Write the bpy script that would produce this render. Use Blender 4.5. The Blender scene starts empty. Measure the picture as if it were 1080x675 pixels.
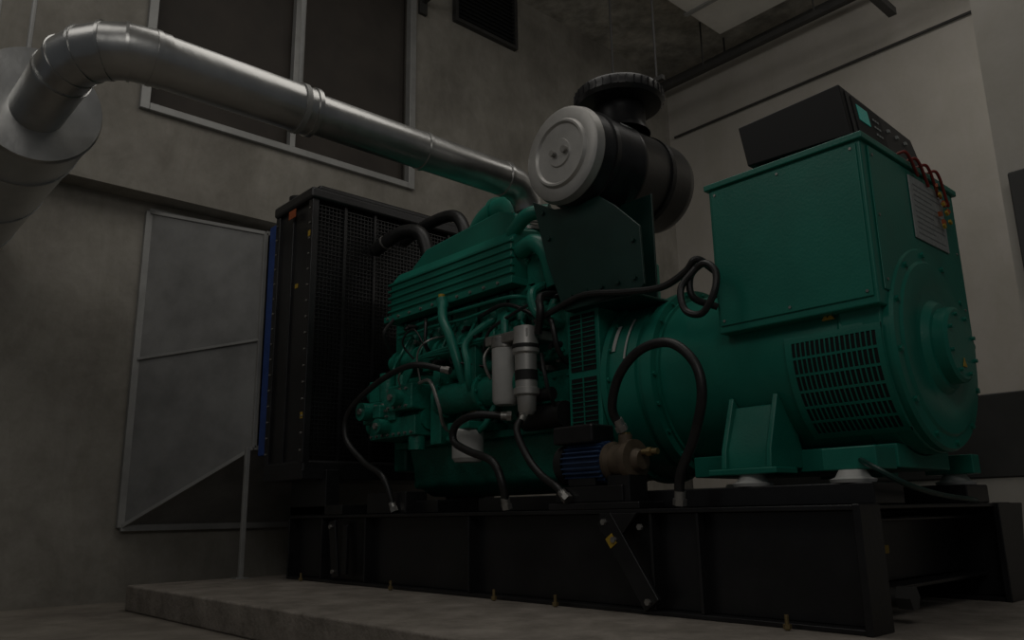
import bpy, bmesh, math, random
from mathutils import Vector, Matrix
random.seed(4)
sc=bpy.context.scene
# ---------------------------------------------------------------- materials
def mat(name,col,rough=.5,metal=0.,var=.15,scale=6.,bump=0.,bscale=40.,col2=None,coat=0.,spec=.5,stain=0.):
    m=bpy.data.materials.new(name);m.use_nodes=True;nt=m.node_tree;b=nt.nodes['Principled BSDF']
    tc=nt.nodes.new('ShaderNodeTexCoord');n=nt.nodes.new('ShaderNodeTexNoise')
    n.inputs['Scale'].default_value=scale;n.inputs['Detail'].default_value=8;n.inputs['Roughness'].default_value=.62
    nt.links.new(tc.outputs['Object'],n.inputs['Vector'])
    r=nt.nodes.new('ShaderNodeValToRGB');e=r.color_ramp.elements
    c2=col2 or tuple(c*(1+var) for c in col);c1=tuple(c*(1-var) for c in col)
    if col2: c1=col
    e[0].position=.34;e[0].color=(*c1,1);e[1].position=.66;e[1].color=(*c2,1)
    nt.links.new(n.outputs['Fac'],r.inputs['Fac']);out=r.outputs['Color']
    if stain:
        mp=nt.nodes.new('ShaderNodeMapping');mp.inputs['Scale'].default_value=(1,1,.45)
        n3=nt.nodes.new('ShaderNodeTexNoise');n3.inputs['Scale'].default_value=3.3;n3.inputs['Detail'].default_value=10;n3.inputs['Roughness'].default_value=.75;n3.inputs['Distortion'].default_value=.6
        nt.links.new(tc.outputs['Object'],mp.inputs['Vector']);nt.links.new(mp.outputs['Vector'],n3.inputs['Vector'])
        r3=nt.nodes.new('ShaderNodeValToRGB');k=r3.color_ramp.elements;lo=1-stain
        k[0].position=.38;k[0].color=(lo,lo,lo*.97,1);k[1].position=.60;k[1].color=(1,1,1,1)
        nt.links.new(n3.outputs['Fac'],r3.inputs['Fac'])
        mx=nt.nodes.new('ShaderNodeMix');mx.data_type='RGBA';mx.blend_type='MULTIPLY';mx.inputs['Factor'].default_value=1
        nt.links.new(out,mx.inputs['A']);nt.links.new(r3.outputs['Color'],mx.inputs['B']);out=mx.outputs['Result']
    nt.links.new(out,b.inputs['Base Color'])
    mr=nt.nodes.new('ShaderNodeMapRange');mr.inputs['To Min'].default_value=max(0.02,rough-.08);mr.inputs['To Max'].default_value=min(1,rough+.1)
    nt.links.new(n.outputs['Fac'],mr.inputs['Value']);nt.links.new(mr.outputs['Result'],b.inputs['Roughness'])
    b.inputs['Metallic'].default_value=metal;b.inputs['Coat Weight'].default_value=coat
    b.inputs['Specular IOR Level'].default_value=spec
    if bump:
        n2=nt.nodes.new('ShaderNodeTexNoise');n2.inputs['Scale'].default_value=bscale;n2.inputs['Detail'].default_value=5
        nt.links.new(tc.outputs['Object'],n2.inputs['Vector'])
        bp=nt.nodes.new('ShaderNodeBump');bp.inputs['Strength'].default_value=bump;bp.inputs['Distance'].default_value=.02
        nt.links.new(n2.outputs['Fac'],bp.inputs['Height']);nt.links.new(bp.outputs['Normal'],b.inputs['Normal'])
    return m
GREEN=mat('green_paint',(.009,.182,.130),.37,0,.12,3,.05,90,coat=.0)
GREEN2=mat('green_cast_paint',(.009,.178,.126),.38,0,.25,9,.22,60)
GDARK=mat('dark_green_paint',(.004,.032,.025),.38,0,.2,5)
BLACK=mat('black_paint',(.012,.012,.013),.34,0,.4,4,.03,60)
BLACKP=mat('panel_black',(.010,.010,.010),.55,0,.3,4,spec=.35)
BLACKM=mat('matt_black',(.008,.008,.008),.6,0,.4,7)
RUBBER=mat('rubber',(.012,.012,.012),.42,0,.3,20)
SLOT=mat('slot_dark',(.003,.004,.004),.8,0,.2,5)
CHROME=mat('cladding_aluminium',(.50,.50,.49),.31,.92,.10,5,.12,8)
ALU=mat('spun_aluminium',(.46,.45,.43),.45,.6,.1,6)
GALV=mat('galvanised_sheet',(.23,.23,.225),.5,.2,.2,3,.05,12)
FRAME=mat('grey_frame',(.32,.32,.31),.5,.3,.12,5)
STEEL=mat('steel_fitting',(.34,.33,.31),.38,.7,.2,30)
BRASS=mat('brass_fitting',(.28,.21,.10),.45,.7,.2,30)
WHITE=mat('white_enamel',(.52,.52,.50),.4,0,.06,8)
WALL=mat('concrete_wall',(.21,.195,.17),.9,0,.2,1.3,.35,14,col2=(.35,.33,.292),stain=.18)
WALLR=mat('rear_wall_render',(.42,.395,.357),.9,0,.2,.8,.10,14,col2=(.50,.47,.43),stain=.06)
CEIL=mat('ceiling_concrete',(.30,.29,.26),.9,0,.2,4.5,.4,12,col2=(.56,.53,.475),stain=.3)
FLOOR=mat('floor_concrete',(.20,.175,.15),.8,0,.2,2,.2,30,col2=(.33,.295,.25),stain=.25)
PLINTH=mat('plinth_concrete',(.21,.185,.158),.85,0,.2,5,.5,35,col2=(.36,.32,.28),stain=.25)
BLUE=mat('blue_canvas',(.02,.06,.24),.6,0,.2,10)
MBLUE=mat('motor_blue',(.03,.065,.15),.4,0,.2,12)
BRONZE=mat('bronze_body',(.12,.09,.062),.5,.3,.3,14)
YEL=mat('yellow_label',(.46,.30,.03),.5,0,.05,20)
RED=mat('red_cable',(.22,.02,.012),.5,0,.2,20)
ORANGE=mat('orange_label',(.36,.08,.02),.5,0,.1,20)
LABEL=mat('grey_label',(.32,.34,.33),.5,0,.15,60)
LABELD=mat('label_print',(.20,.21,.21),.5,0,.15,60)
PANELB=mat('mesh_panel_brown',(.050,.042,.035),.7,0,.2,3)
TEAL=mat('lcd_screen',(.02,.28,.24),.25,0,.1,30)
_b=TEAL.node_tree.nodes['Principled BSDF'];_b.inputs['Emission Color'].default_value=(.02,.30,.24,1);_b.inputs['Emission Strength'].default_value=.12
DGREY=mat('dark_grey_steel',(.042,.041,.039),.6,0,.2,4)
PAINTW=mat('white_painted_duct',(.70,.68,.63),.7,0,.1,2)
# ---------------------------------------------------------------- helpers
def empty(name):
    e=bpy.data.objects.new(name,None);e.empty_display_size=.1;bpy.context.collection.objects.link(e);return e
class P:
    def __init__(s,parent,name,m,bevel=0.,seg=2,sharp=.6):
        s.p=parent;s.n=name;s.m=m;s.bv=bevel;s.seg=seg;s.sh=sharp;s.bm=bmesh.new()
    def box(s,x0,x1,y0,y1,z0,z1,M=None):
        v=[s.bm.verts.new((x,y,z)) for x in(x0,x1) for y in(y0,y1) for z in(z0,z1)]
        for f in((0,1,3,2),(4,6,7,5),(0,4,5,1),(2,3,7,6),(0,2,6,4),(1,5,7,3)): s.bm.faces.new([v[i] for i in f])
        if M:
            for q in v:q.co=M@q.co
        return s
    def obox(s,c,size,rot=(0,0,0)):
        M=Matrix.Translation(c)@Matrix.Rotation(rot[2],4,'Z')@Matrix.Rotation(rot[1],4,'Y')@Matrix.Rotation(rot[0],4,'X')
        a,b,d=[q/2 for q in size];return s.box(-a,a,-b,b,-d,d,M)
    def prism(s,poly,ax,a0,a1):
        def mk(p,a):
            return {'x':(a,p[0],p[1]),'y':(p[0],a,p[1]),'z':(p[0],p[1],a)}[ax]
        A=[s.bm.verts.new(mk(p,a0)) for p in poly];B=[s.bm.verts.new(mk(p,a1)) for p in poly]
        n=len(poly);s.bm.faces.new(A);s.bm.faces.new(B[::-1])
        for i in range(n): s.bm.faces.new((A[i],B[i],B[(i+1)%n],A[(i+1)%n]))
        return s
    def loft(s,A,B,caps=False):
        a=[s.bm.verts.new(p) for p in A];b=[s.bm.verts.new(p) for p in B];n=len(A)
        for i in range(n): s.bm.faces.new((a[i],b[i],b[(i+1)%n],a[(i+1)%n]))
        if caps: s.bm.faces.new(a);s.bm.faces.new(b)
        return s
    def lathe(s,prof,o,axis,n=48,a0=0,a1=2*math.pi):
        ax=Vector(axis).normalized();o=Vector(o);t=Vector((0,0,1)) if abs(ax.z)<.9 else Vector((1,0,0))
        u=ax.cross(t).normalized();w=ax.cross(u)
        full=abs(a1-a0-2*math.pi)<1e-4;k=n if full else n+1;rings=[]
        for t_,r in prof:
            if r<1e-6: rings.append([s.bm.verts.new(o+ax*t_)]*k)
            else: rings.append([s.bm.verts.new(o+ax*t_+u*(r*math.cos(a0+(a1-a0)*i/n))+w*(r*math.sin(a0+(a1-a0)*i/n))) for i in range(k)])
        for A,B in zip(rings,rings[1:]):
            for i in range(n):
                j=(i+1)%k
                f=[A[i],A[j],B[j],B[i]];g=[]
                for q in f:
                    if q not in g:g.append(q)
                if len(g)>2:
                    try:s.bm.faces.new(g)
                    except ValueError:pass
        return s
    def cyl(s,p0,p1,r,r1=None,n=20):
        p0=Vector(p0);p1=Vector(p1);d=p1-p0;r1=r if r1 is None else r1
        return s.lathe([(0,0),(0,r),(d.length,r1),(d.length,0)],p0,d,n)
    def bolts(s,pts,axis,r=.011,h=.012):
        a=Vector(axis)
        for p in pts:s.cyl(Vector(p),Vector(p)+a*h,r,n=6)
        return s
    def tube(s,pts,r,n=12,sub=8,raw=False,cap=True,rs=None):
        pts=[Vector(p) for p in pts];out=[]
        if raw: out=pts
        else:
            q=[pts[0]*2-pts[1]]+pts+[pts[-1]*2-pts[-2]]
            for i in range(1,len(q)-2):
                for k in range(sub):
                    t=k/sub;a,b,c,d=q[i-1:i+3]
                    out.append(.5*((2*b)+(c-a)*t+(2*a-5*b+4*c-d)*t*t+(3*b-a-3*c+d)*t**3))
            out.append(pts[-1])
        T=(out[1]-out[0]).normalized();u=T.orthogonal().normalized();prev=None;first=None
        for i,p in enumerate(out):
            t=(out[min(i+1,len(out)-1)]-out[max(i-1,0)]).normalized()
            u=(u-t*u.dot(t)).normalized();w=t.cross(u)
            rr=r if rs is None else rs[0]+(rs[1]-rs[0])*i/(len(out)-1)
            ring=[s.bm.verts.new(p+u*(rr*math.cos(2*math.pi*k/n))+w*(rr*math.sin(2*math.pi*k/n))) for k in range(n)]
            if prev:
                for k in range(n): s.bm.faces.new((prev[k],prev[(k+1)%n],ring[(k+1)%n],ring[k]))
            else: first=ring
            prev=ring
        if cap: s.bm.faces.new(first[::-1]);s.bm.faces.new(prev)
        return s
    def done(s):
        bmesh.ops.recalc_face_normals(s.bm,faces=s.bm.faces[:])
        me=bpy.data.meshes.new(s.n);s.bm.to_mesh(me);s.bm.free();me.materials.append(s.m)
        me.shade_smooth();me.set_sharp_from_angle(angle=s.sh)
        o=bpy.data.objects.new(s.n,me);bpy.context.collection.objects.link(o)
        if s.p:o.parent=s.p
        if s.bv:
            b=o.modifiers.new('bevel','BEVEL');b.width=s.bv;b.segments=s.seg;b.limit_method='ANGLE';b.angle_limit=.6;b.harden_normals=True
        return o
X1=(1,0,0)
# ---------------------------------------------------------------- camera
f=852.8;pi_,ya,ro=[math.radians(x) for x in (13.445,47.702,-.993)]
Fv=Vector((-math.sin(ya),math.cos(ya),0));Rv=Vector((math.cos(ya),math.sin(ya),0));U=Vector((0,0,1))
w=Fv*math.cos(pi_)+U*math.sin(pi_);up=-Fv*math.sin(pi_)+U*math.cos(pi_)
r=Rv*math.cos(ro)+up*math.sin(ro);u=-Rv*math.sin(ro)+up*math.cos(ro)
cd=bpy.data.cameras.new('camera');co=bpy.data.objects.new('camera',cd);bpy.context.collection.objects.link(co);sc.camera=co
co.matrix_world=Matrix(((r.x,u.x,-w.x,1.225),(r.y,u.y,-w.y,-2.604),(r.z,u.z,-w.z,.391),(0,0,0,1)))
cd.sensor_width=36;cd.lens=f/30;cd.clip_start=.05
# ---------------------------------------------------------------- room
P(None,'floor',FLOOR).box(-6,4,-5,6.2,-.35,-.15).done()
P(None,'ceiling',CEIL).box(-6,4,-5,6.2,6.1,6.3).done()
ww=P(None,'wall_left',WALL)
ww.box(-5.4,-4.9,-5,6.2,-.15,2.95)
ww.box(-5.4,-4.7,-5,-.93,2.74,6.1)
ww.box(-5.4,-4.7,1.52,6.2,2.74,6.1)
ww.box(-5.4,-4.7,-.93,1.52,2.74,3.40)
ww.box(-5.4,-4.7,-.93,1.52,5.75,6.1)
ww.done()
P(None,'wall_rear',WALLR).box(-4.7,4,5.7,6.2,-.15,6.1).done()
P(None,'wall_pilaster',WALLR).box(-.04,1.6,2.2,2.6,-.15,6.1).done()
win=empty('window_1')
g=P(win,'window_frame',FRAME,.006)
g.box(-4.74,-4.66,-.95,-.88,3.38,5.77).box(-4.74,-4.66,1.47,1.54,3.38,5.77).box(-4.74,-4.66,-.88,1.47,3.38,3.44).box(-4.74,-4.66,-.88,1.47,5.70,5.77).box(-4.74,-4.67,.26,.31,3.44,5.70).done()
g=P(win,'window_louvre',PANELB)
z=3.47
while z<5.7:
    g.obox((-4.795,.295,z),(.022,2.34,.042),(0,.25,0));z+=.045
g.done()
P(win,'window_backing',PANELB).box(-4.9,-4.81,-.9,1.5,3.42,5.74).done()
v=empty('air_vent');P(v,'vent_frame',DGREY,.005).box(-4.72,-4.64,2.02,2.06,5.4,6.05).box(-4.72,-4.64,2.86,2.90,5.4,6.05).box(-4.72,-4.64,2.06,2.86,5.4,5.44).done()
g=P(v,'vent_grille',SLOT);g.box(-4.71,-4.69,2.06,2.86,5.44,6.05)
for i in range(12): g.obox((-4.67,2.46,5.48+.05*i),(.03,.8,.006),(0,.6,0))
g.done()
g=P(None,'wall_bracket',DGREY,.004);g.box(-4.7,-4.0,1.60,1.65,5.42,5.47).box(-4.7,-4.66,1.58,1.67,5.3,5.6).done()
t=empty('cable_tray');P(t,'tray_rail',DGREY).box(-4.69,3.9,5.35,5.5,5.8,5.86).box(-4.69,3.9,4.9,4.94,5.45,5.51).done()
g=P(t,'tray_hanger',DGREY)
for x in(-3.6,-2.2,-.8): g.cyl((x,5.42,5.8),(x,5.42,6.09),.012,n=8).cyl((x,4.92,5.5),(x,4.92,6.09),.01,n=8)
g.box(-1.6,-1.52,4.4,5.3,5.30,5.38).cyl((-1.56,4.5,5.38),(-1.56,4.5,6.09),.01,n=8)
g.done()
t=empty('wall_conduit');g=P(t,'conduit_run',DGREY);g.cyl((-4.6,5.67,5.2),(3.5,5.67,5.2),.016,n=10).done()
t=empty('ceiling_duct');P(t,'duct_body',PAINTW,.01).box(-3.3,-2.35,2.9,4.85,5.75,6.02).done()
P(t,'duct_flange',FRAME).box(-3.33,-2.32,4.2,4.25,5.73,6.05).done()
P(t,'duct_hanger',DGREY).cyl((-3.2,3.0,6.0),(-3.2,3.0,6.09),.01,n=8).cyl((-2.45,3.0,6.0),(-2.45,3.0,6.09),.01,n=8).done()
g=P(None,'hanging_strut',DGREY);g.cyl((-2.98,2.5,3.95),(-2.98,2.5,6.09),.010,n=8).cyl((-2.51,2.5,3.95),(-2.51,2.5,6.09),.010,n=8).box(-3.05,-2.44,2.48,2.52,3.92,3.96).done()
P(None,'wall_switch_box',DGREY,.01).box(.03,.6,2.08,2.195,1.5,2.12).done()
P(None,'concrete_curb',WALLR).box(-3.9,1.6,1.85,2.195,-.15,.52).done()
P(None,'cable_trunking',DGREY,.008).box(-1.6,1.6,1.84,2.19,.52,.93).done()
P(None,'concrete_plinth',PLINTH,.012).box(-4.26,2.2,-.87,1.75,-.15,0).done()
# ---------------------------------------------------------------- skid
L=3.875
sk=empty('steel_skid_base')
g=P(sk,'skid_rails',BLACK,.004)
for y0,y1,yw in((0,.13,.06),(1.27,1.40,1.33)):
    g.box(-L,0,y0,y1,.382,.40).box(-L,0,y0,y1,0,.018).box(-L,0,yw,yw+.012,.018,.382)
    g.box(-.022,0.004,y0-.012,y1+.01,0,.402).box(-L,-L+.018,y0,y1,0,.4)
    for x in(-3.45,-2.95,-.86,-.64,-2.0): g.box(x,x+.014,y0+.004,y1-.004,.018,.382)
g.done()
g=P(sk,'skid_cross_members',BLACK,.004)
for x in(-.42,-1.2,-2.3,-3.2,-3.8): g.box(x,x+.1,.07,1.33,.1,.37)
g.box(-.2,-.19,.07,1.33,.12,.34).box(-.2,-.1,.07,1.33,.34,.352).box(-.2,-.1,.07,1.33,.10,.115)
g.box(-.13,-.01,.1,1.3,.385,.398)
g.prism([(1.27,0),(1.27,.40),(1.62,.40),(1.50,0)],'x',-.03,-.012)
g.done()
g=P(sk,'lifting_lugs',BLACK,.004)
a=math.atan2(.32,.22)
g.obox((-.96,-.012,.2),(.40,.02,.085),(0,a,0))
g.prism([(-1.1,.30),(-1.1,.385),(-.90,.385),(-.98,.30)],'y',-.02,.0)
g.obox((-3.25,-.012,.2),(.33,.02,.075),(0,math.radians(80),0)).obox((-3.12,-.012,.2),(.28,.02,.05),(0,math.radians(90),0))
g.done()
g=P(sk,'lug_bolts',STEEL)
for q in((-1.07,-.022,.35),(-1.02,-.022,.28),(-.86,-.022,.05),(-.88,-.022,.33),(-3.28,-.022,.33),(-3.24,-.022,.07)): g.bolts([q],(0,-1,0),.013,.012)
g.done()
g=P(sk,'anchor_bolts',BRASS)
for x in(-3.6,-2.6,-1.75,-1.35,-.27): g.cyl((x,-.04,0),(x,-.04,.05),.007,n=8).cyl((x,-.04,.005),(x,-.04,.02),.014,n=6)
g.done()
P(sk,'skid_labels',YEL).obox((-1.035,-.024,.275),(.045,.004,.04),(0,a,0)).box(-.19,-.187,.53,.60,.22,.25).done()
g=P(sk,'drain_pipe',DGREY);g.cyl((-.5,.33,.09),(-.02,.33,.09),.03).lathe([(0,0),(0,.042),(.05,.042),(.05,0)],(-.05,.33,.09),(1,0,0),6).done()
g=P(sk,'mounting_beams',BLACK,.006)
g.box(-1.0,-.02,.16,.40,.40,.475).box(-1.0,-.02,1.0,1.24,.40,.475)
g.box(-1.42,-.90,-.0,.2,.40,.43).box(-1.39,-1.0,.02,.17,.43,.5)
g.box(-2.1,-1.5,.16,.40,.40,.47).box(-3.1,-2.4,.12,.40,.40,.47).box(-3.0,-2.6,.05,.2,.40,.52)
g.box(-2.1,-1.5,1.0,1.24,.40,.47).box(-3.1,-2.4,1.0,1.24,.40,.47)
g.done()
# ---------------------------------------------------------------- alternator
AY,AZ=.70,.99
al=empty('alternator')
P(al,'stator_barrel',GREEN).lathe([(-1.02,.0),(-1.02,.415),(-.985,.415),(-.985,.40),(-.70,.40),(-.695,.403),(-.15,.403),(-.14,.41),(-.05,.41),(-.05,0)],(0,AY,AZ),X1,72).done()
arc=[(AY+.405*math.cos(t),AZ+.405*math.sin(t)) for t in [math.pi+math.pi*i/28 for i in range(29)]]
poly=arc+[(1.105,1.12),(.295,1.12)]
P(al,'end_casing',GREEN,.012,3).prism(poly,'x',-.14,.02).done()
P(al,'end_bell',GREEN).lathe([(.0,.40),(.025,.40),(.037,.39),(.039,.345),(.048,.335),(.052,.25),(.045,.235),(.045,.185),(.062,.172),(.07,.165),(.073,.150),(.073,0)],(0.018,AY,AZ),X1,72).done()
P(al,'exciter_cover',GREEN,).lathe([(.0,.150),(.045,.147),(.055,.135),(.058,0)],(0.085,AY,AZ),X1,48).done()
g=P(al,'end_bolts',GREEN)
for i in range(12):
    t=2*math.pi*i/12+.13;g.bolts([(.055,AY+.368*math.cos(t),AZ+.368*math.sin(t))],X1,.012,.012)
for i in range(8):
    t=2*math.pi*i/8+.3;g.bolts([(.138,AY+.118*math.cos(t),AZ+.118*math.sin(t))],X1,.008,.014)
g.done()
def ringpt(x,r_,ang): return (x,AY-r_*math.cos(ang),AZ+r_*math.sin(ang))
def patch(g,x0,x1,r_,a0,a1,n=14,th=.004):
    for i in range(n):
        b0=a0+(a1-a0)*i/n;b1=a0+(a1-a0)*(i+1)/n
        g.loft([ringpt(x0,r_,b0),ringpt(x1,r_,b0),ringpt(x1,r_,b1),ringpt(x0,r_,b1)],[ringpt(x0,r_+th,b0),ringpt(x1,r_+th,b0),ringpt(x1,r_+th,b1),ringpt(x0,r_+th,b1)],True)
a_lo,a_hi=math.radians(-50),math.radians(4)
gx0,gx1=-.335,.0
g=P(al,'air_inlet_slots',SLOT);patch(g,gx0,gx1,.412,a_lo,a_hi,16,.004);g.done()
g=P(al,'inlet_grille_bars',GREEN)
for i in range(18):
    x=gx0+(gx1-gx0)*i/17;patch(g,x-.0028,x+.0028,.413,a_lo,a_hi,16,.006)
for i in range(7):
    b=a_lo+(a_hi-a_lo)*i/6;patch(g,gx0-.01,gx1+.01,.413,b-.012,b+.012,1,.006)
g.done()
g=P(al,'grille_frame',GREEN)
patch(g,gx0-.025,gx0,.411,a_lo-.05,a_hi+.05,16,.008);patch(g,gx1,gx1+.018,.411,a_lo-.05,a_hi+.05,16,.008);patch(g,gx0-.025,gx1+.018,.411,a_hi,a_hi+.05,2,.008);patch(g,gx0-.025,gx1+.018,.411,a_lo-.05,a_lo,2,.008);g.done()
P(al,'coupling_housing',GREEN).lathe([(-1.50,0),(-1.50,.45),(-1.46,.455),(-1.46,.445),(-1.28,.445),(-1.28,.47),(-1.245,.47),(-1.245,.45),(-1.10,.44),(-1.095,.425),(-1.06,.425),(-1.055,.45),(-1.0,.45),(-1.0,0)],(0,AY,AZ),X1,72).done()
g=P(al,'housing_bolts',GREEN)
for i in range(20):
    t=2*math.pi*i/20
    g.bolts([(-1.245,AY+.458*math.cos(t),AZ+.458*math.sin(t)),(-1.0,AY+.43*math.cos(t),AZ+.43*math.sin(t))],X1,.010,.012)
g.done()
g=P(al,'coupling_guard_panel',GREEN,.006);g.box(-1.50,-1.29,.245,.42,.68,1.38).done()
g=P(al,'guard_slots',SLOT);
for z0 in(.74,1.055):
    g.box(-1.475,-1.315,.240,.246,z0,z0+.28)
g.done()
g=P(al,'guard_bars',GREEN2)
for z0 in(.74,1.055):
    for i in range(1,12): g.obox((-1.395,.239,z0+.28*i/12),(.165,.008,.005),(.3,0,0))
    g.box(-1.398,-1.392,.235,.243,z0,z0+.28)
g.done()
g=P(al,'terminal_box',GREEN,.008,3);g.box(-.63,.04,.25,1.15,1.10,1.74).done()
g=P(al,'terminal_box_lid',GREEN,.005);g.box(-.645,.055,.235,1.165,1.735,1.762).done()
g=P(al,'terminal_box_panels',GREEN,.004);g.box(-.615,.025,.243,.25,1.13,1.725).box(.04,.047,.30,1.10,1.16,1.725).done()
g=P(al,'terminal_box_neck',GREEN,.01);g.box(-.66,.02,.36,1.04,1.02,1.12).done()
g=P(al,'terminal_box_screws',STEEL)
for x in(-.595,-.3,.005):
    for z in(1.15,1.705): g.bolts([(x,.243,z)],(0,-1,0),.006,.004)
for z in(1.2,1.45,1.69): g.bolts([(.047,.325,z),(.047,1.08,z)],X1,.006,.004)
g.done()
P(al,'rating_plate',LABEL,.003).box(.048,.054,.64,.98,1.43,1.70).done()
g=P(al,'rating_plate_text',LABELD)
for i in range(10):
    g.box(.0545,.055,.67,.95-.1*(i%3==1),1.455+.023*i,1.460+.023*i)
g.done()
P(al,'warning_sticker',YEL).prism([(-.205,1.085),(-.155,1.085),(-.18,1.125)],'y',.296,.304).done()
P(al,'warning_sticker_mark',BLACKM).box(-.182,-.178,.293,.297,1.094,1.112).done()
P(al,'cover_warning_sticker',YEL).prism([(.67,.90),(.71,.90),(.69,.935)],'x',.143,.1445).done()
g=P(al,'white_stripes',WHITE);patch(g,-1.235,-1.215,.452,.30,.62,6,.003);patch(g,-1.16,-1.15,.449,.2,.7,6,.003);g.done()
g=P(al,'mounting_feet',GREEN,.006)
for y0,y1,s in((.17,.33,1),(1.07,1.23,-1)):
    g.box(-.68,-.38,y0,y1,.52,.545)
    ya_=y0+.05 if s>0 else y1-.05
    for x in(-.64,-.44): g.prism([(ya_,.545),(ya_+.01*s,.62),(AY-.385*s,.84),(AY-.26*s,.70),(AY-.2*s,.545)],'x',x-.012,x+.012)
    g.prism([(ya_+.02*s,.545),(ya_+.025*s,.62),(AY-.375*s,.80),(AY-.26*s,.70),(AY-.2*s,.545)],'x',-.64,-.44)
    g.box(-.22,-.02,y0+.04,y1+.04*s,.52,.60)
g.box(-.95,-.05,.46,.94,.53,.62)
g.done()
g=P(al,'rubber_mounts',WHITE)
for y in(.23,1.17):
    for x in(-.52,-.12,-1.2): g.lathe([(0,0),(0,.075),(.012,.08),(.02,.06),(.045,.045),(.045,0)],(x,y,.475),(0,0,1),28)
g.done()
g=P(al,'tag_cables',RED)
random.seed(8)
for k in range(4):
    y=.58+.10*k;g.tube([(.03,y,1.768),(.065,y+.02,1.78),(.072,y+.05,1.76),(.067,y+.10,1.73-.01*k),(.062,y+.14,1.71-.02*k)],.0065,8)
g.tube([(.02,.55,1.773),(.0,.8,1.78),(.03,1.0,1.773)],.008,8)
g.done()
g=P(al,'cable_tags',ORANGE)
for k in range(6):
    g.obox((.072,.88+.03*(k%4),1.70-.03*k),(.010,.024,.020),(random.uniform(-.8,.8),0,random.uniform(-.5,.5)))
g.done()
g=P(al,'yellow_tags',YEL)
for k in range(5):
    g.obox((.075,.90+.025*(k%4),1.67-.035*k),(.010,.018,.014),(random.uniform(-.8,.8),0,0))
g.done()
# ---------------------------------------------------------------- control panel
cp=empty('control_panel')
g=P(cp,'panel_enclosure',BLACKP,.006)
g.loft([(-.46,.30,1.81),(-.01,.30,1.79),(-.035,.30,2.015),(-.49,.30,2.0)],[(-.46,1.04,1.81),(-.01,1.04,1.79),(-.06,1.04,2.015),(-.49,1.04,2.0)],True).done()
P(cp,'panel_base',BLACK,.005).box(-.44,-.05,.34,.96,1.765,1.82).done()
def facept(y,z,off=0):
    t=(z-1.79)/.225;x=-.01+(-.025-.025*(y-.3)/.74)*t;return (x+off,y,z)
def fpanel(g,y0,y1,z0,z1,off,th=.006):
    g.loft([facept(y0,z0,off),facept(y1,z0,off),facept(y1,z1,off),facept(y0,z1,off)],[facept(y0,z0,off+th),facept(y1,z0,off+th),facept(y1,z1,off+th),facept(y0,z1,off+th)],True)
g=P(cp,'panel_fascia',DGREY,.003);fpanel(g,.34,1.0,1.81,2.0,0);g.done()
g=P(cp,'controller_bezel',BLACKM,.002);fpanel(g,.37,.64,1.825,1.985,.006);g.done()
g=P(cp,'controller_screen',TEAL);fpanel(g,.40,.50,1.885,1.955,.012,.002);g.done()
g=P(cp,'controller_buttons',LABEL)
for i in range(3):
    for j in range(3): fpanel(g,.545+.022*i,.556+.022*i,1.86+.035*j,1.870+.035*j,.012,.003)
for i in range(3): fpanel(g,.70+.09*i,.715+.09*i,1.93,1.945,.006,.01)
g.done()
# ---------------------------------------------------------------- engine
en=empty('diesel_engine')
g=P(en,'engine_block',GREEN2,.02,3)
g.box(-3.10,-1.50,.36,1.04,.80,1.42);g.box(-3.05,-1.52,.42,.98,.55,.82);g.done()
g=P(en,'oil_pan',GREEN2,.03,3);g.prism([(.34,.80),(.40,.56),(.52,.50),(.88,.50),(1.0,.56),(1.06,.80)],'x',-3.0,-1.6).done()
P(en,'pan_rail',GREEN2,.006).box(-3.08,-1.5,.30,1.1,.79,.83).done()
g=P(en,'crankcase_covers',GREEN2,.015,3)
for i in range(5):
    x=-2.98+.30*i;g.box(x,x+.25,.315,.37,.87,1.10)
g.done()
g=P(en,'crankcase_bolts',GREEN2)
for i in range(5):
    x=-2.98+.30*i;g.bolts([(x+a_,.315,z) for a_ in(.03,.125,.22) for z in(.90,1.07)],(0,-1,0),.012,.014)
g.bolts([(-3.02+.125*i,.31,.81) for i in range(12)],(0,-1,0),.010,.012)
g.done()
g=P(en,'cylinder_heads',GREEN2,.015,3)
for i in range(6):
    x=-3.05+.255*i;g.box(x,x+.235,.33,1.05,1.42,1.62)
g.done()
g=P(en,'head_bolts',GREEN2)
for i in range(6):
    x=-3.05+.255*i;g.bolts([(x+.05,.33,1.47),(x+.185,.33,1.47),(x+.05,.33,1.58),(x+.185,.33,1.58)],(0,-1,0),.016,.02)
g.done()
g=P(en,'aftercooler_housing',GREEN,.02,3)
g.prism([(.26,1.62),(.24,1.66),(.24,1.86),(.30,1.94),(.62,2.0),(.75,1.98),(.75,1.60),(.30,1.60)],'x',-3.08,-1.90);g.done()
g=P(en,'aftercooler_ribs',GREEN,.004)
for i in range(5): g.box(-3.09,-1.89,.228,.26,1.665+.045*i,1.680+.045*i)
g.box(-3.11,-1.87,.215,.72,1.60,1.64)
g.done()
g=P(en,'aftercooler_bolts',STEEL)
g.bolts([(-3.06+.12*i,.215,1.62) for i in range(10)],(0,-1,0),.009,.01);g.done()
g=P(en,'aftercooler_top_cover',GREEN,.02,3);g.prism([(-2.95,1.96),(-2.8,2.05),(-2.10,2.10),(-1.95,2.05),(-1.92,1.93),(-2.95,1.93)],'y',.32,.66).done()
g=P(en,'crossover_pipe',GREEN)
g.tube([(-2.60,.60,2.0),(-2.55,.58,2.14),(-2.42,.56,2.21),(-2.22,.54,2.20),(-2.12,.53,2.08),(-2.1,.53,1.9)],.09,20)
g.tube([(-1.88,.30,1.80),(-1.74,.27,1.80),(-1.66,.28,1.72),(-1.64,.32,1.55)],.05,16)
g.tube([(-1.95,.30,1.92),(-1.80,.28,1.98),(-1.68,.33,1.98)],.04,16)
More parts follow.
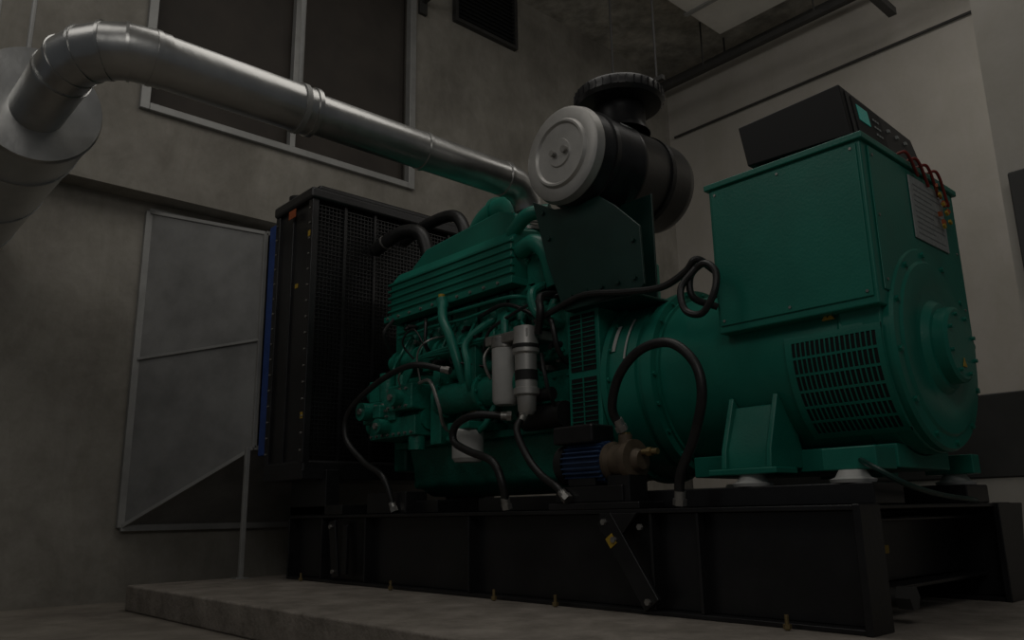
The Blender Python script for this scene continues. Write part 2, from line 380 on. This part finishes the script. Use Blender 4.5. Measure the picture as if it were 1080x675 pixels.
g.lathe([(0,0),(0,.115),(.02,.115),(.02,0)],(-2.36,.56,2.21),(1,0,0),24)
g.done()
g=P(en,'rear_gear_housing',GREEN2,.02,3);g.box(-1.88,-1.50,.33,1.04,1.40,1.78).box(-1.80,-1.52,.28,.5,1.15,1.45).done()
g=P(en,'rear_housing_bolts',GREEN2);g.bolts([(-1.85+.08*i,.33,z) for i in range(5) for z in(1.44,1.74)],(0,-1,0),.013,.018).bolts([(-1.77+.07*i,.28,z) for i in range(4) for z in(1.19,1.41)],(0,-1,0),.012,.016);g.done()
g=P(en,'water_manifold',GREEN2)
g.cyl((-3.05,.27,1.33),(-1.85,.27,1.33),.055,n=28)
for i in range(6): g.lathe([(0,.0),(0,.072),(.03,.072),(.03,0)],(-3.0+.22*i,.27,1.33),X1,24)
g.cyl((-2.9,.27,1.18),(-2.0,.27,1.18),.035,n=20)
for i in range(6): g.cyl((-2.93+.255*i,.27,1.33),(-2.93+.255*i,.35,1.50),.035,n=14)
g.done()
g=P(en,'oil_cooler',GREEN2);g.cyl((-2.45,.22,1.03),(-1.75,.22,1.03),.085,n=32)
for x in(-2.46,-2.1,-1.77): g.lathe([(0,0),(0,.105),(.025,.105),(.025,0)],(x,.22,1.03),X1,28)
g.box(-2.4,-1.8,.22,.36,.99,1.07);g.done()
g=P(en,'oil_cooler_bolts',GREEN2)
for x in(-2.435,-2.075,-1.745):
    for i in range(8):
        t=math.pi*2*i/8;g.bolts([(x,.22+.093*math.cos(t),1.03+.093*math.sin(t))],X1,.009,.012)
g.done()
g=P(en,'dipstick_tube',GREEN)
g.tube([(-2.42,.17,1.60),(-2.38,.14,1.48),(-2.30,.13,1.36),(-2.25,.15,1.2),(-2.24,.2,1.05)],.028,14)
g.cyl((-2.42,.17,1.56),(-2.43,.17,1.62),.035,n=14).done()
P(en,'filler_cap',YEL).cyl((-2.42,.16,1.60),(-2.42,.16,1.64),.02,n=14).done()
g=P(en,'fuel_pump',GREEN2,.01)
D=-.06
g.box(-3.15,-2.80,.10,.36,1.0+D,1.13+D).box(-3.10,-2.62,.12,.36,.90+D,1.02+D).box(-2.85,-2.60,.08,.36,1.05+D,1.2+D)
g.box(-3.18,-3.0,.16,.36,1.14+D,1.28+D).box(-2.58,-2.48,.2,.36,.84+D,1.16+D).box(-2.98,-2.9,.06,.12,1.02+D,1.1+D).done()
g=P(en,'fuel_pump_bodies',GREEN2)
g.cyl((-3.05,.02,1.07+D),(-3.05,.3,1.07+D),.055).cyl((-2.90,.04,.97+D),(-2.90,.3,.97+D),.045).cyl((-2.72,.02,1.12+D),(-2.72,.3,1.12+D),.05)
g.cyl((-2.95,.15,1.13+D),(-2.95,.15,1.30+D),.05).cyl((-2.8,.15,1.18+D),(-2.8,.15,1.27+D),.035).cyl((-3.2,.22,1.0+D),(-2.6,.22,1.0+D),.065)
g.cyl((-3.24,.25,1.22+D),(-3.1,.25,1.22+D),.075).cyl((-2.68,.18,.82+D),(-2.68,.18,1.0+D),.05);g.done()
g=P(en,'fuel_pump_screws',STEEL)
random.seed(3)
for k in range(22): g.bolts([(random.uniform(-3.12,-2.84),.10,random.uniform(1.02,1.11)+D)],(0,-1,0),.008,.015)
for k in range(8): g.bolts([(-2.83+.06*(k%4),.08,1.07+D+.1*(k//4))],(0,-1,0),.009,.012)
for k in range(8): g.bolts([(-3.07+.06*k,.12,.92+D)],(0,-1,0),.009,.012)
for c in((-3.05,.02,1.07+D),(-2.90,.04,.97+D),(-2.72,.02,1.12+D)): g.bolts([c],(0,-1,0),.02,.015)
g.done()
g=P(en,'fuel_lines',GREEN)
for i in range(6):
    x=-2.93+.22*i
    g.tube([(-2.75-.02*i,.14,1.14),(-2.7+.02*i,.15,1.25+.01*i),(x,.18,1.26+.012*i),(x+.03,.22,1.38),(x+.02,.30,1.50)],.0085,8)
g.tube([(-2.2,.22,.98),(-2.12,.12,1.08),(-2.12,.11,1.18),(-2.16,.13,1.3),(-2.08,.2,1.40),(-2.03,.34,1.48)],.02,10)
g.tube([(-1.95,.34,1.46),(-1.88,.18,1.40),(-1.86,.15,1.33),(-1.86,.15,1.26)],.022,10)
g.tube([(-1.75,.34,1.58),(-1.70,.2,1.50),(-1.66,.18,1.40),(-1.60,.2,1.34),(-1.56,.3,1.32)],.025,10)
g.tube([(-3.0,.26,1.52),(-2.6,.24,1.54),(-2.2,.24,1.54),(-1.9,.24,1.53),(-1.84,.34,1.52)],.012,8)
g.tube([(-2.98,.24,1.48),(-2.6,.23,1.49),(-2.3,.23,1.48),(-2.0,.24,1.49),(-1.9,.34,1.45)],.009,8)
g.tube([(-2.0,.2,.95),(-2.05,.16,.84),(-2.2,.18,.80),(-2.4,.2,.80),(-2.5,.34,.86)],.016,10)
g.done()
g=P(en,'silver_lines',STEEL)
g.tube([(-2.55,.1,1.13),(-2.42,.08,1.12),(-2.35,.09,.98),(-2.38,.16,.86),(-2.4,.33,.82)],.011,8)
g.tube([(-1.98,.2,1.3),(-1.99,.12,1.2),(-1.98,.14,1.1),(-1.97,.2,1.06)],.009,8)
g.tube([(-2.62,.16,1.14),(-2.60,.12,1.30),(-2.52,.14,1.38),(-2.50,.34,1.44)],.006,8)
g.tube([(-2.72,.1,1.1),(-2.70,.06,1.18),(-2.62,.08,1.24),(-2.5,.24,1.22)],.006,8)
g.done()
g=P(en,'wiring_loom',RUBBER)
g.tube([(-2.7,.25,1.56),(-2.60,.18,1.50),(-2.58,.17,1.36),(-2.62,.3,1.30)],.010,8)
g.tube([(-2.3,.34,1.50),(-2.1,.2,1.46),(-1.9,.2,1.48),(-1.7,.22,1.38),(-1.62,.16,1.29)],.012,8)
g.tube([(-1.62,.34,1.50),(-1.58,.15,1.45),(-1.56,.12,1.36),(-1.60,.14,1.26)],.020,10)
g.tube([(-1.60,.22,1.35),(-1.52,.16,1.3),(-1.51,.2,1.15),(-1.53,.36,1.08)],.014,8)
g.tube([(-3.0,.22,1.61),(-3.02,.16,1.5),(-3.06,.27,1.36)],.012,8)
g.tube([(-2.66,.24,1.22),(-2.72,.1,1.38),(-2.62,.1,1.46),(-2.54,.12,1.36),(-2.58,.24,1.22)],.006,8)
g.tube([(-2.15,.25,1.28),(-2.02,.14,1.24),(-1.97,.14,1.34),(-1.82,.16,1.40),(-1.66,.18,1.44),(-1.52,.34,1.5)],.009,8)
g.tube([(-1.60,.16,1.16),(-1.54,.12,1.05),(-1.53,.14,.95),(-1.56,.22,.88)],.010,8)
g.tube([(-2.45,.34,1.42),(-2.35,.17,1.24),(-2.2,.16,1.20),(-2.05,.34,1.16)],.007,8)
g.done()
g=P(en,'sensors',BLACKM)
for q in((-2.78,.24,1.52),(-2.5,.24,1.26),(-2.12,.24,1.36),(-1.96,.28,1.2),(-1.58,.28,1.22),(-2.32,.32,1.44)):
    g.cyl(q,(q[0],q[1]-.07,q[2]-.01),.016,n=10).cyl((q[0],q[1]-.06,q[2]-.01),(q[0]+.01,q[1]-.09,q[2]-.03),.011,n=8)
g.done()
g=P(en,'hex_plugs',STEEL)
random.seed(12)
for k in range(18):
    x=-2.95+.078*k;z=random.choice([1.12,1.15,1.24,1.38,1.45])
    g.bolts([(x,.36,z)],(0,-1,0),.015,random.uniform(.04,.08))
g.done()
g=P(en,'brackets',GREEN2,.004)
g.box(-2.66,-2.60,.20,.36,1.22,1.42).box(-2.20,-2.14,.18,.36,1.10,1.30).box(-2.0,-1.92,.22,.36,1.36,1.5).box(-1.98,-1.60,.20,.34,1.30,1.33).box(-2.5,-2.44,.16,.36,1.08,1.2)
g.done()
P(en,'engine_nameplate',LABEL,.002).box(-1.72,-1.56,.324,.33,1.55,1.66).done()
P(en,'engine_stickers',YEL).box(-2.35,-2.29,.311,.3145,.95,.98).done()
g=P(en,'oil_filters',WHITE)
g.lathe([(0,0),(0,.055),(.02,.068),(.30,.068),(.31,.055),(.31,0)],(-1.85,.14,.93),(0,0,1),28)
g.lathe([(0,0),(0,.07),(.02,.085),(.16,.085),(.175,.07),(.175,0)],(-2.17,.15,.66),(0,0,1),28)
g.done()
g=P(en,'filter_heads',STEEL,.006);g.box(-1.94,-1.62,.08,.34,1.24,1.29).cyl((-1.85,.14,1.22),(-1.85,.14,1.28),.072).done()
P(en,'lower_filter_head',GREEN2,.006).box(-2.26,-2.08,.08,.36,.83,.87).done()
g=P(en,'fuel_water_separator',ALU);g.lathe([(0,0),(0,.03),(.02,.045),(.09,.05),(.10,.066),(.13,.066),(.135,.055),(.30,.055),(.31,.068),(.34,.068),(.38,.06),(.44,.06),(.45,.03),(.45,0)],(-1.67,.12,.86),(0,0,1),28).done()
g=P(en,'separator_bands',BLACKM);g.lathe([(0,.0),(0,.058),(.05,.058),(.05,0)],(-1.67,.12,1.03),(0,0,1),28).lathe([(0,0),(0,.07),(.02,.07),(.02,0)],(-1.67,.12,1.19),(0,0,1),28).done()
P(en,'starter_motor',BLACKM).cyl((-1.80,.24,.86),(-1.52,.24,.86),.065).cyl((-1.74,.19,.96),(-1.56,.19,.96),.033).done()
g=P(en,'front_cover',GREEN2,.02,3);g.box(-3.22,-3.08,.38,1.02,.66,1.72).done()
P(en,'fan_drive',BLACKM).cyl((-3.38,.7,1.55),(-3.2,.7,1.55),.12).cyl((-3.32,.7,1.0),(-3.2,.7,1.0),.14).done()
ch=empty('coolant_hose')
g=P(ch,'hose_body',RUBBER)
g.tube([(-3.46,.36,2.22),(-3.35,.38,2.26),(-3.2,.42,2.30),(-3.06,.46,2.26),(-3.0,.48,2.12),(-2.98,.48,1.95)],.048,16)
g.tube([(-3.46,.60,2.34),(-3.2,.62,2.40),(-2.9,.62,2.38),(-2.78,.62,2.25),(-2.76,.62,2.04)],.042,14)
g.done()
g=P(ch,'hose_clamps',STEEL)
g.lathe([(0,.0),(0,.052),(.012,.052),(.012,0)],(-3.37,.378,2.255),(1,.2,.3),20);g.done()
# ---------------------------------------------------------------- air cleaner
ac=empty('air_cleaner');FX,FZ,FR=-1.35,2.125,.25
g=P(ac,'filter_body',BLACK);g.lathe([(0,.0),(0,.235),(.02,.245),(.30,.25),(.31,.256),(.34,.256),(.35,.25),(.70,.25),(.75,.235),(.78,.20),(.78,0)],(FX,.12,FZ),(0,1,0),64).done()
g=P(ac,'filter_end_cap',ALU);g.lathe([(0,0),(0,.07),(.008,.075),(.008,.15),(-.004,.16),(-.004,.17),(.012,.18),(.012,.225),(.02,.242),(.06,.252),(.07,.246),(.07,0)],(FX,.07,FZ),(0,1,0),64).done()
g=P(ac,'cap_wing_nuts',STEEL);g.cyl((FX-.03,.045,FZ),(FX-.03,.07,FZ),.016,n=12).cyl((FX+.045,.05,FZ),(FX+.045,.07,FZ),.018,n=12).done()
g=P(ac,'filter_bands',BLACK);
for y in(.22,.66): g.lathe([(0,.0),(0,.257),(.03,.257),(.03,0)],(FX,y,FZ),(0,1,0),64)
g.done()
P(ac,'filter_label',LABEL).obox((FX+.165,.42,FZ+.19),(.004,.07,.06),(0,-.86,0)).done()
CX=FX+.03
g=P(ac,'intake_neck',BLACK);g.lathe([(0,.16),(.04,.14),(.16,.135),(.18,.16)],(CX,.52,FZ+.22),(0,0,1),40).done()
g=P(ac,'rain_cap',BLACK);g.lathe([(0,0),(0,.15),(.01,.225),(.03,.24),(.075,.24),(.09,.23),(.10,.16),(.115,.15),(.12,0)],(CX,.52,FZ+.375),(0,0,1),56).done()
g=P(ac,'rain_cap_vanes',BLACK)
for i in range(36):
    t=2*math.pi*i/36;g.obox((CX+.238*math.cos(t),.52+.238*math.sin(t),FZ+.428),(.012,.006,.045),(0,0,t))
g.done()
g=P(ac,'support_plate',GDARK,.004);g.prism([(-1.66,1.99),(-1.50,1.90),(-1.35,1.87),(-1.20,1.88),(-1.10,1.80),(-.96,1.66),(-.95,1.38),(-1.02,1.34),(-1.46,1.36),(-1.56,1.62)],'y',.18,.192).done()
g=P(ac,'support_flange',GDARK,.004);g.box(-1.45,-1.02,.18,.5,1.35,1.362).box(-1.45,-1.05,.4,.412,1.36,1.9).done()
g=P(ac,'support_plate_bolts',GDARK);g.bolts([(-1.40+.1*i,.18,1.42) for i in range(5)]+[(-1.58,.18,1.9),(-1.0,.18,1.6),(-1.54,.18,1.75)],(0,-1,0),.012,.012).done()
# ---------------------------------------------------------------- radiator
ra=empty('radiator')
RX0,RX1,RY0,RY1,RZ0,RZ1=-3.98,-3.44,-.15,1.55,.72,2.50
g=P(ra,'side_channel',BLACK,.006)
for y0,y1 in((RY0,RY0+.05),(RY1-.05,RY1)):
    g.box(RX0+.03,RX1-.03,y0+.02,y1-.005,RZ0,RZ1)
    g.box(RX0,RX0+.06,y0,y1,RZ0,RZ1).box(RX1-.06,RX1,y0,y1,RZ0,RZ1).box(RX0+.22,RX0+.26,y0+.005,y1,RZ0,RZ1)
g.done()
g=P(ra,'header_tanks',BLACK,.02,3);g.box(RX0-.0,RX1+.02,RY0-.02,RY1+.02,RZ1-.02,RZ1+.06).box(RX0+.08,RX1-.1,RY0+.1,RY1-.1,RZ1+.05,RZ1+.14).box(RX0,RX1,RY0,RY1,RZ0-.06,RZ0+.02);g.done()
g=P(ra,'core_frame',BLACKM,.004);g.box(RX0+.05,RX1-.12,RY0+.05,RY1-.05,RZ0,RZ1).done()
g=P(ra,'fan_guard_mesh',BLACK)
y=RY0+.08
while y<RY1-.06: g.box(RX1-.03,RX1-.024,y,y+.006,RZ0+.04,RZ1-.04);y+=.028
z=RZ0+.05
while z<RZ1-.04: g.box(RX1-.026,RX1-.02,RY0+.06,RY1-.06,z,z+.006);z+=.028
for y in(.10,.34,1.0,1.3): g.box(RX1-.04,RX1-.01,y,y+.02,RZ0,RZ1)
g.done()
g=P(ra,'side_bolts',STEEL)
for i in range(16):
    z=RZ0+.08+.108*i;g.bolts([(RX0+.03,RY0,z),(RX1-.03,RY0,z)],(0,-1,0),.007,.008)
g.done()
g=P(ra,'rating_labels',YEL);g.box(RX1-.05,RX1-.02,RY0-.002,RY0,2.22,2.26).box(RX0+.30,RX0+.34,RY0+.017,RY0+.02,1.9,1.93).box(RX1-.05,RX1-.02,RY0-.002,RY0,1.0,1.04).done()
P(ra,'top_label',ORANGE).box(RX1-.30,RX1-.2,RY0-.022,RY0-.02,2.40,2.46).done()
P(ra,'filler_cap',BLACKM).cyl((-3.85,-.05,RZ1+.05),(-3.85,-.05,RZ1+.11),.05).cyl((-3.85,-.05,RZ1+.10),(-3.85,-.05,RZ1+.13),.065).done()
g=P(ra,'support_legs',BLACK,.006);g.box(-3.86,-3.40,.0,.10,.40,.68).box(-3.86,-3.40,1.3,1.4,.40,.68).box(RX0,RX1,RY0,RY1,.62,.68).box(-3.86,-3.2,.0,.3,.40,.46).done()
# ---------------------------------------------------------------- discharge duct
du=empty('discharge_air_duct')
def rect(x,y0,y1,z0,z1): return [(x,y0,z0),(x,y1,z0),(x,y1,z1),(x,y0,z1)]
g=P(du,'flexible_connector',BLUE,.004);g.loft(rect(-4.09,-.14,1.54,.80,2.45),rect(-3.98,-.14,1.54,.80,2.45));g.done()
g=P(du,'duct_hood',GALV);g.loft(rect(-4.14,-.15,1.55,.86,2.42),rect(-4.88,-.75,2.1,.34,2.66));g.done()
g=P(du,'duct_seams',FRAME,.002)
def bar(g,a,b,t=.02):
    a=Vector(a);b=Vector(b);d=(b-a);M=Matrix.Translation((a+b)/2)@d.to_track_quat('X','Z').to_matrix().to_4x4();h=d.length/2;g.box(-h,h,-t/2,t/2,-t/2,t/2,M)
c0=[Vector(q) for q in rect(-4.14,-.15,1.55,.86,2.42)];c1=[Vector(q) for q in rect(-4.88,-.75,2.1,.34,2.66)]
for i in range(4):
    bar(g,c0[i],c1[i],.025);bar(g,c0[i],c0[(i+1)%4],.03);bar(g,c1[i],c1[(i+1)%4],.05)
bar(g,(-4.14,-.16,1.62),(-4.88,-.76,1.52),.018)
g.done()
g=P(None,'conduit_post',FRAME,.003);g.box(-4.15,-4.12,-.21,-.18,0,.86).box(-4.18,-4.09,-.24,-.15,0,.008);g.done()
# ---------------------------------------------------------------- exhaust pipe and silencer
ex=empty('exhaust_pipe');PX,PZ=-2.0,2.26
g=P(ex,'pipe_cladding',CHROME)
g.tube([(PX,.28,PZ),(PX,-.95,PZ)],.098,40,raw=True).tube([(PX,-.93,PZ),(PX,-1.68,PZ)],.112,40,raw=True)
g.tube([(PX,.28,PZ),(PX,.36,PZ-.005),(PX,.43,PZ-.04),(PX,.47,PZ-.10),(PX,.48,PZ-.15)],.098,40,raw=True,rs=(.098,.085))
g.done()
R=.26;cx,cy=PX-R,-1.68
el=[]
for i in range(6):
    t=math.pi/2*i/5;el.append(Vector((cx+R*math.cos(t),cy-R*math.sin(t),PZ-.06*(i/5)**2)))
P(ex,'elbow_segments',CHROME,sharp=.2).tube([Vector((PX,-1.62,PZ))]+el+[Vector((-2.62,-1.955,2.17))],.116,40,raw=True).done()
g=P(ex,'cladding_seams',CHROME)
for y in(.27,-.3,-.95,-1.68):
    rr=.104 if y>-.9 else .119
    g.lathe([(0,rr-.01),(0,rr),(.022,rr),(.022,rr-.01)],(PX,y,PZ),(0,1,0),40)
for i in range(1,6):
    d=(el[min(i+1,5)]-el[i-1]).normalized();g.lathe([(-.006,.105),(-.006,.121),(.006,.121),(.006,.105)],el[i],d,40)
g.done()
g=P(ex,'flex_bellows',STEEL);g.lathe([(i*.009,.075+.010*(i%2)) for i in range(16)],(PX,.48,1.98),(0,0,1),32).lathe([(0,0),(0,.11),(.02,.11),(.02,0)],(PX,.48,1.965),(0,0,1),24).done()
g=P(ex,'pipe_hanger',FRAME);g.cyl((PX,-1.0,PZ+.12),(PX,-1.0,6.09),.012,n=10).lathe([(0,.112),(0,.120),(.025,.120),(.025,.112)],(PX,-1.015,PZ),(0,1,0),40).done()
si=empty('exhaust_silencer')
P(si,'silencer_shell',CHROME).lathe([(0,.0),(0,.262),(.02,.270),(.05,.264),(2.25,.264)],(-2.58,-1.955,2.19),(-1,0,0),64).done()
g=P(si,'shell_seams',CHROME)
for x in(.35,1.0,1.65): g.lathe([(0,.26),(0,.270),(.02,.270),(.02,.26)],(-2.58-x,-1.955,2.19),(-1,0,0),56)
g.done()
g=P(si,'silencer_straps',FRAME)
for x in(-3.0,-4.2): g.cyl((x,-1.955,2.44),(x,-1.955,6.09),.012,n=8)
g.done()
# ---------------------------------------------------------------- pump
pu=empty('electric_pump');PZ2=.60;DX=.06
g=P(pu,'motor_body',MBLUE);g.cyl((-1.40+DX,.09,PZ2),(-1.17+DX,.09,PZ2),.072,n=28)
for i in range(24):
    t=2*math.pi*i/24;g.obox((-1.285+DX,.09+.08*math.cos(t),PZ2+.08*math.sin(t)),(.22,.022,.005),(t,0,0))
g.done()
P(pu,'fan_cover',BLACKM).lathe([(0,0),(0,.07),(.015,.088),(.06,.088),(.06,0)],(-1.46+DX,.09,PZ2),X1,28).done()
P(pu,'terminal_cover',BLACK,.012,3).box(-1.44+DX,-1.20+DX,.0,.15,.685,.765).done()
g=P(pu,'pump_casing',BRONZE);g.lathe([(0,0),(0,.082),(.02,.086),(.03,.07),(.10,.078),(.105,.088),(.135,.088),(.14,.05),(.17,.04),(.17,0)],(-1.17+DX,.09,PZ2),X1,28).cyl((-1.09+DX,.09,PZ2),(-1.09+DX,.09,PZ2+.11),.03).done()
g=P(pu,'pump_fittings',BRASS);g.cyl((-1.09+DX,.09,.69),(-1.09+DX,.09,.72),.024,n=6).cyl((-1.0+DX,.09,.63),(-.92+DX,.09,.63),.013).cyl((-.97+DX,.09,.63),(-.95+DX,.09,.63),.020,n=6).done()
P(pu,'pump_feet',BLACK,.004).box(-1.38+DX,-1.22+DX,.03,.15,.50,.54).box(-1.15+DX,-1.03+DX,.03,.15,.43,.54).done()
# ---------------------------------------------------------------- hoses
def hose(pts,rr=.018):
    h=empty('rubber_hose');P(h,'hose_body',RUBBER).tube(pts,rr,14,10).done()
    g=P(h,'hose_fittings',STEEL)
    for a_,b_ in((pts[0],pts[1]),(pts[-1],pts[-2])):
        a_=Vector(a_);d=(Vector(b_)-a_).normalized();g.cyl(a_-d*.01,a_+d*.045,rr*1.12,n=16).cyl(a_-d*.01,a_+d*.015,rr*1.35,n=6)
    g.done()
hose([(-1.03,.07,.735),(-1.035,.02,.82),(-.97,.0,.95),(-.85,.0,1.04),(-.70,.0,1.045),(-.59,.0,.95),(-.565,.0,.82),(-.63,.02,.66),(-.71,.03,.53),(-.73,.04,.42)],.020)
hose([(-2.30,.12,1.17),(-2.50,.03,1.22),(-2.75,.0,1.18),(-3.0,-.02,1.08),(-3.14,-.02,.98),(-3.13,-.02,.84),(-2.96,.0,.70),(-2.75,.0,.60),(-2.68,.03,.42)],.018)
hose([(-1.82,.14,.87),(-1.95,.02,.88),(-2.08,.0,.84),(-2.10,.0,.76),(-1.98,.0,.70),(-1.80,.0,.64),(-1.73,.0,.54),(-1.73,.03,.42)],.020)
hose([(-1.67,.10,.86),(-1.66,.04,.78),(-1.58,.03,.65),(-1.48,.02,.56),(-1.36,.0,.50),(-1.30,.0,.45)],.018)
cb=empty('power_cable')
g=P(cb,'cable_run',RUBBER)
g.tube([(-1.62,.14,1.32),(-1.50,.17,1.37),(-1.30,.165,1.40),(-1.05,.165,1.36),(-.85,.17,1.34),(-.72,.17,1.38),(-.66,.17,1.42),(-.62,.25,1.37)],.016,10)
g.tube([(-.66,.16,1.38),(-.72,.13,1.30),(-.70,.12,1.20),(-.62,.12,1.17),(-.56,.13,1.25),(-.56,.15,1.34),(-.62,.16,1.39),(-.69,.16,1.35),(-.69,.17,1.26),(-.63,.25,1.22)],.015,10)
g.tube([(-.80,.5,1.30),(-.78,.5,1.45),(-.72,.5,1.65),(-.64,.5,1.72)],.014,10)
g.done()
g=P(None,'earth_cable',GDARK);g.tube([(-.10,.24,.56),(-.0,.14,.52),(.08,.2,.46),(.03,.6,.43),(.02,.9,.415),(-.05,1.2,.41)],.010,8).done()
# ---------------------------------------------------------------- lights
def area(name,loc,tgt,size,e,col=(1,.96,.9)):
    l=bpy.data.lights.new(name,'AREA');l.energy=e;l.shape='RECTANGLE';l.size,l.size_y=size;l.color=col
    o=bpy.data.objects.new(name,l);bpy.context.collection.objects.link(o);o.location=loc
    o.rotation_euler=(Vector(tgt)-Vector(loc)).to_track_quat('-Z','Y').to_euler();return o
area('ceiling_light_main',(-1.2,.2,5.5),(-1.4,.5,0),(4.0,2.0),32)
area('ceiling_light_front',(2.6,-3.4,4.2),(-1.2,.6,1.0),(2.6,1.8),24)
area('ceiling_light_rear',(.6,3.4,5.5),(.2,4.8,2.5),(2.5,1.2),23)
area('left_wall_fill',(-2.2,-3.4,4.6),(-4.4,.2,1.8),(2.4,1.6),13)  # unseen fill light, added to lift the left wall
area('ceiling_fill_rear',(.8,3.4,3.6),(-2.6,3.8,6.1),(1.2,.8),7)  # added upward fill, no fixture here; brightens the ceiling and duct underside
wd=bpy.data.worlds.new('world');sc.world=wd;wd.use_nodes=True
wd.node_tree.nodes['Background'].inputs[0].default_value=(.9,.95,1,1);wd.node_tree.nodes['Background'].inputs[1].default_value=.045
sc.view_settings.view_transform='Standard'
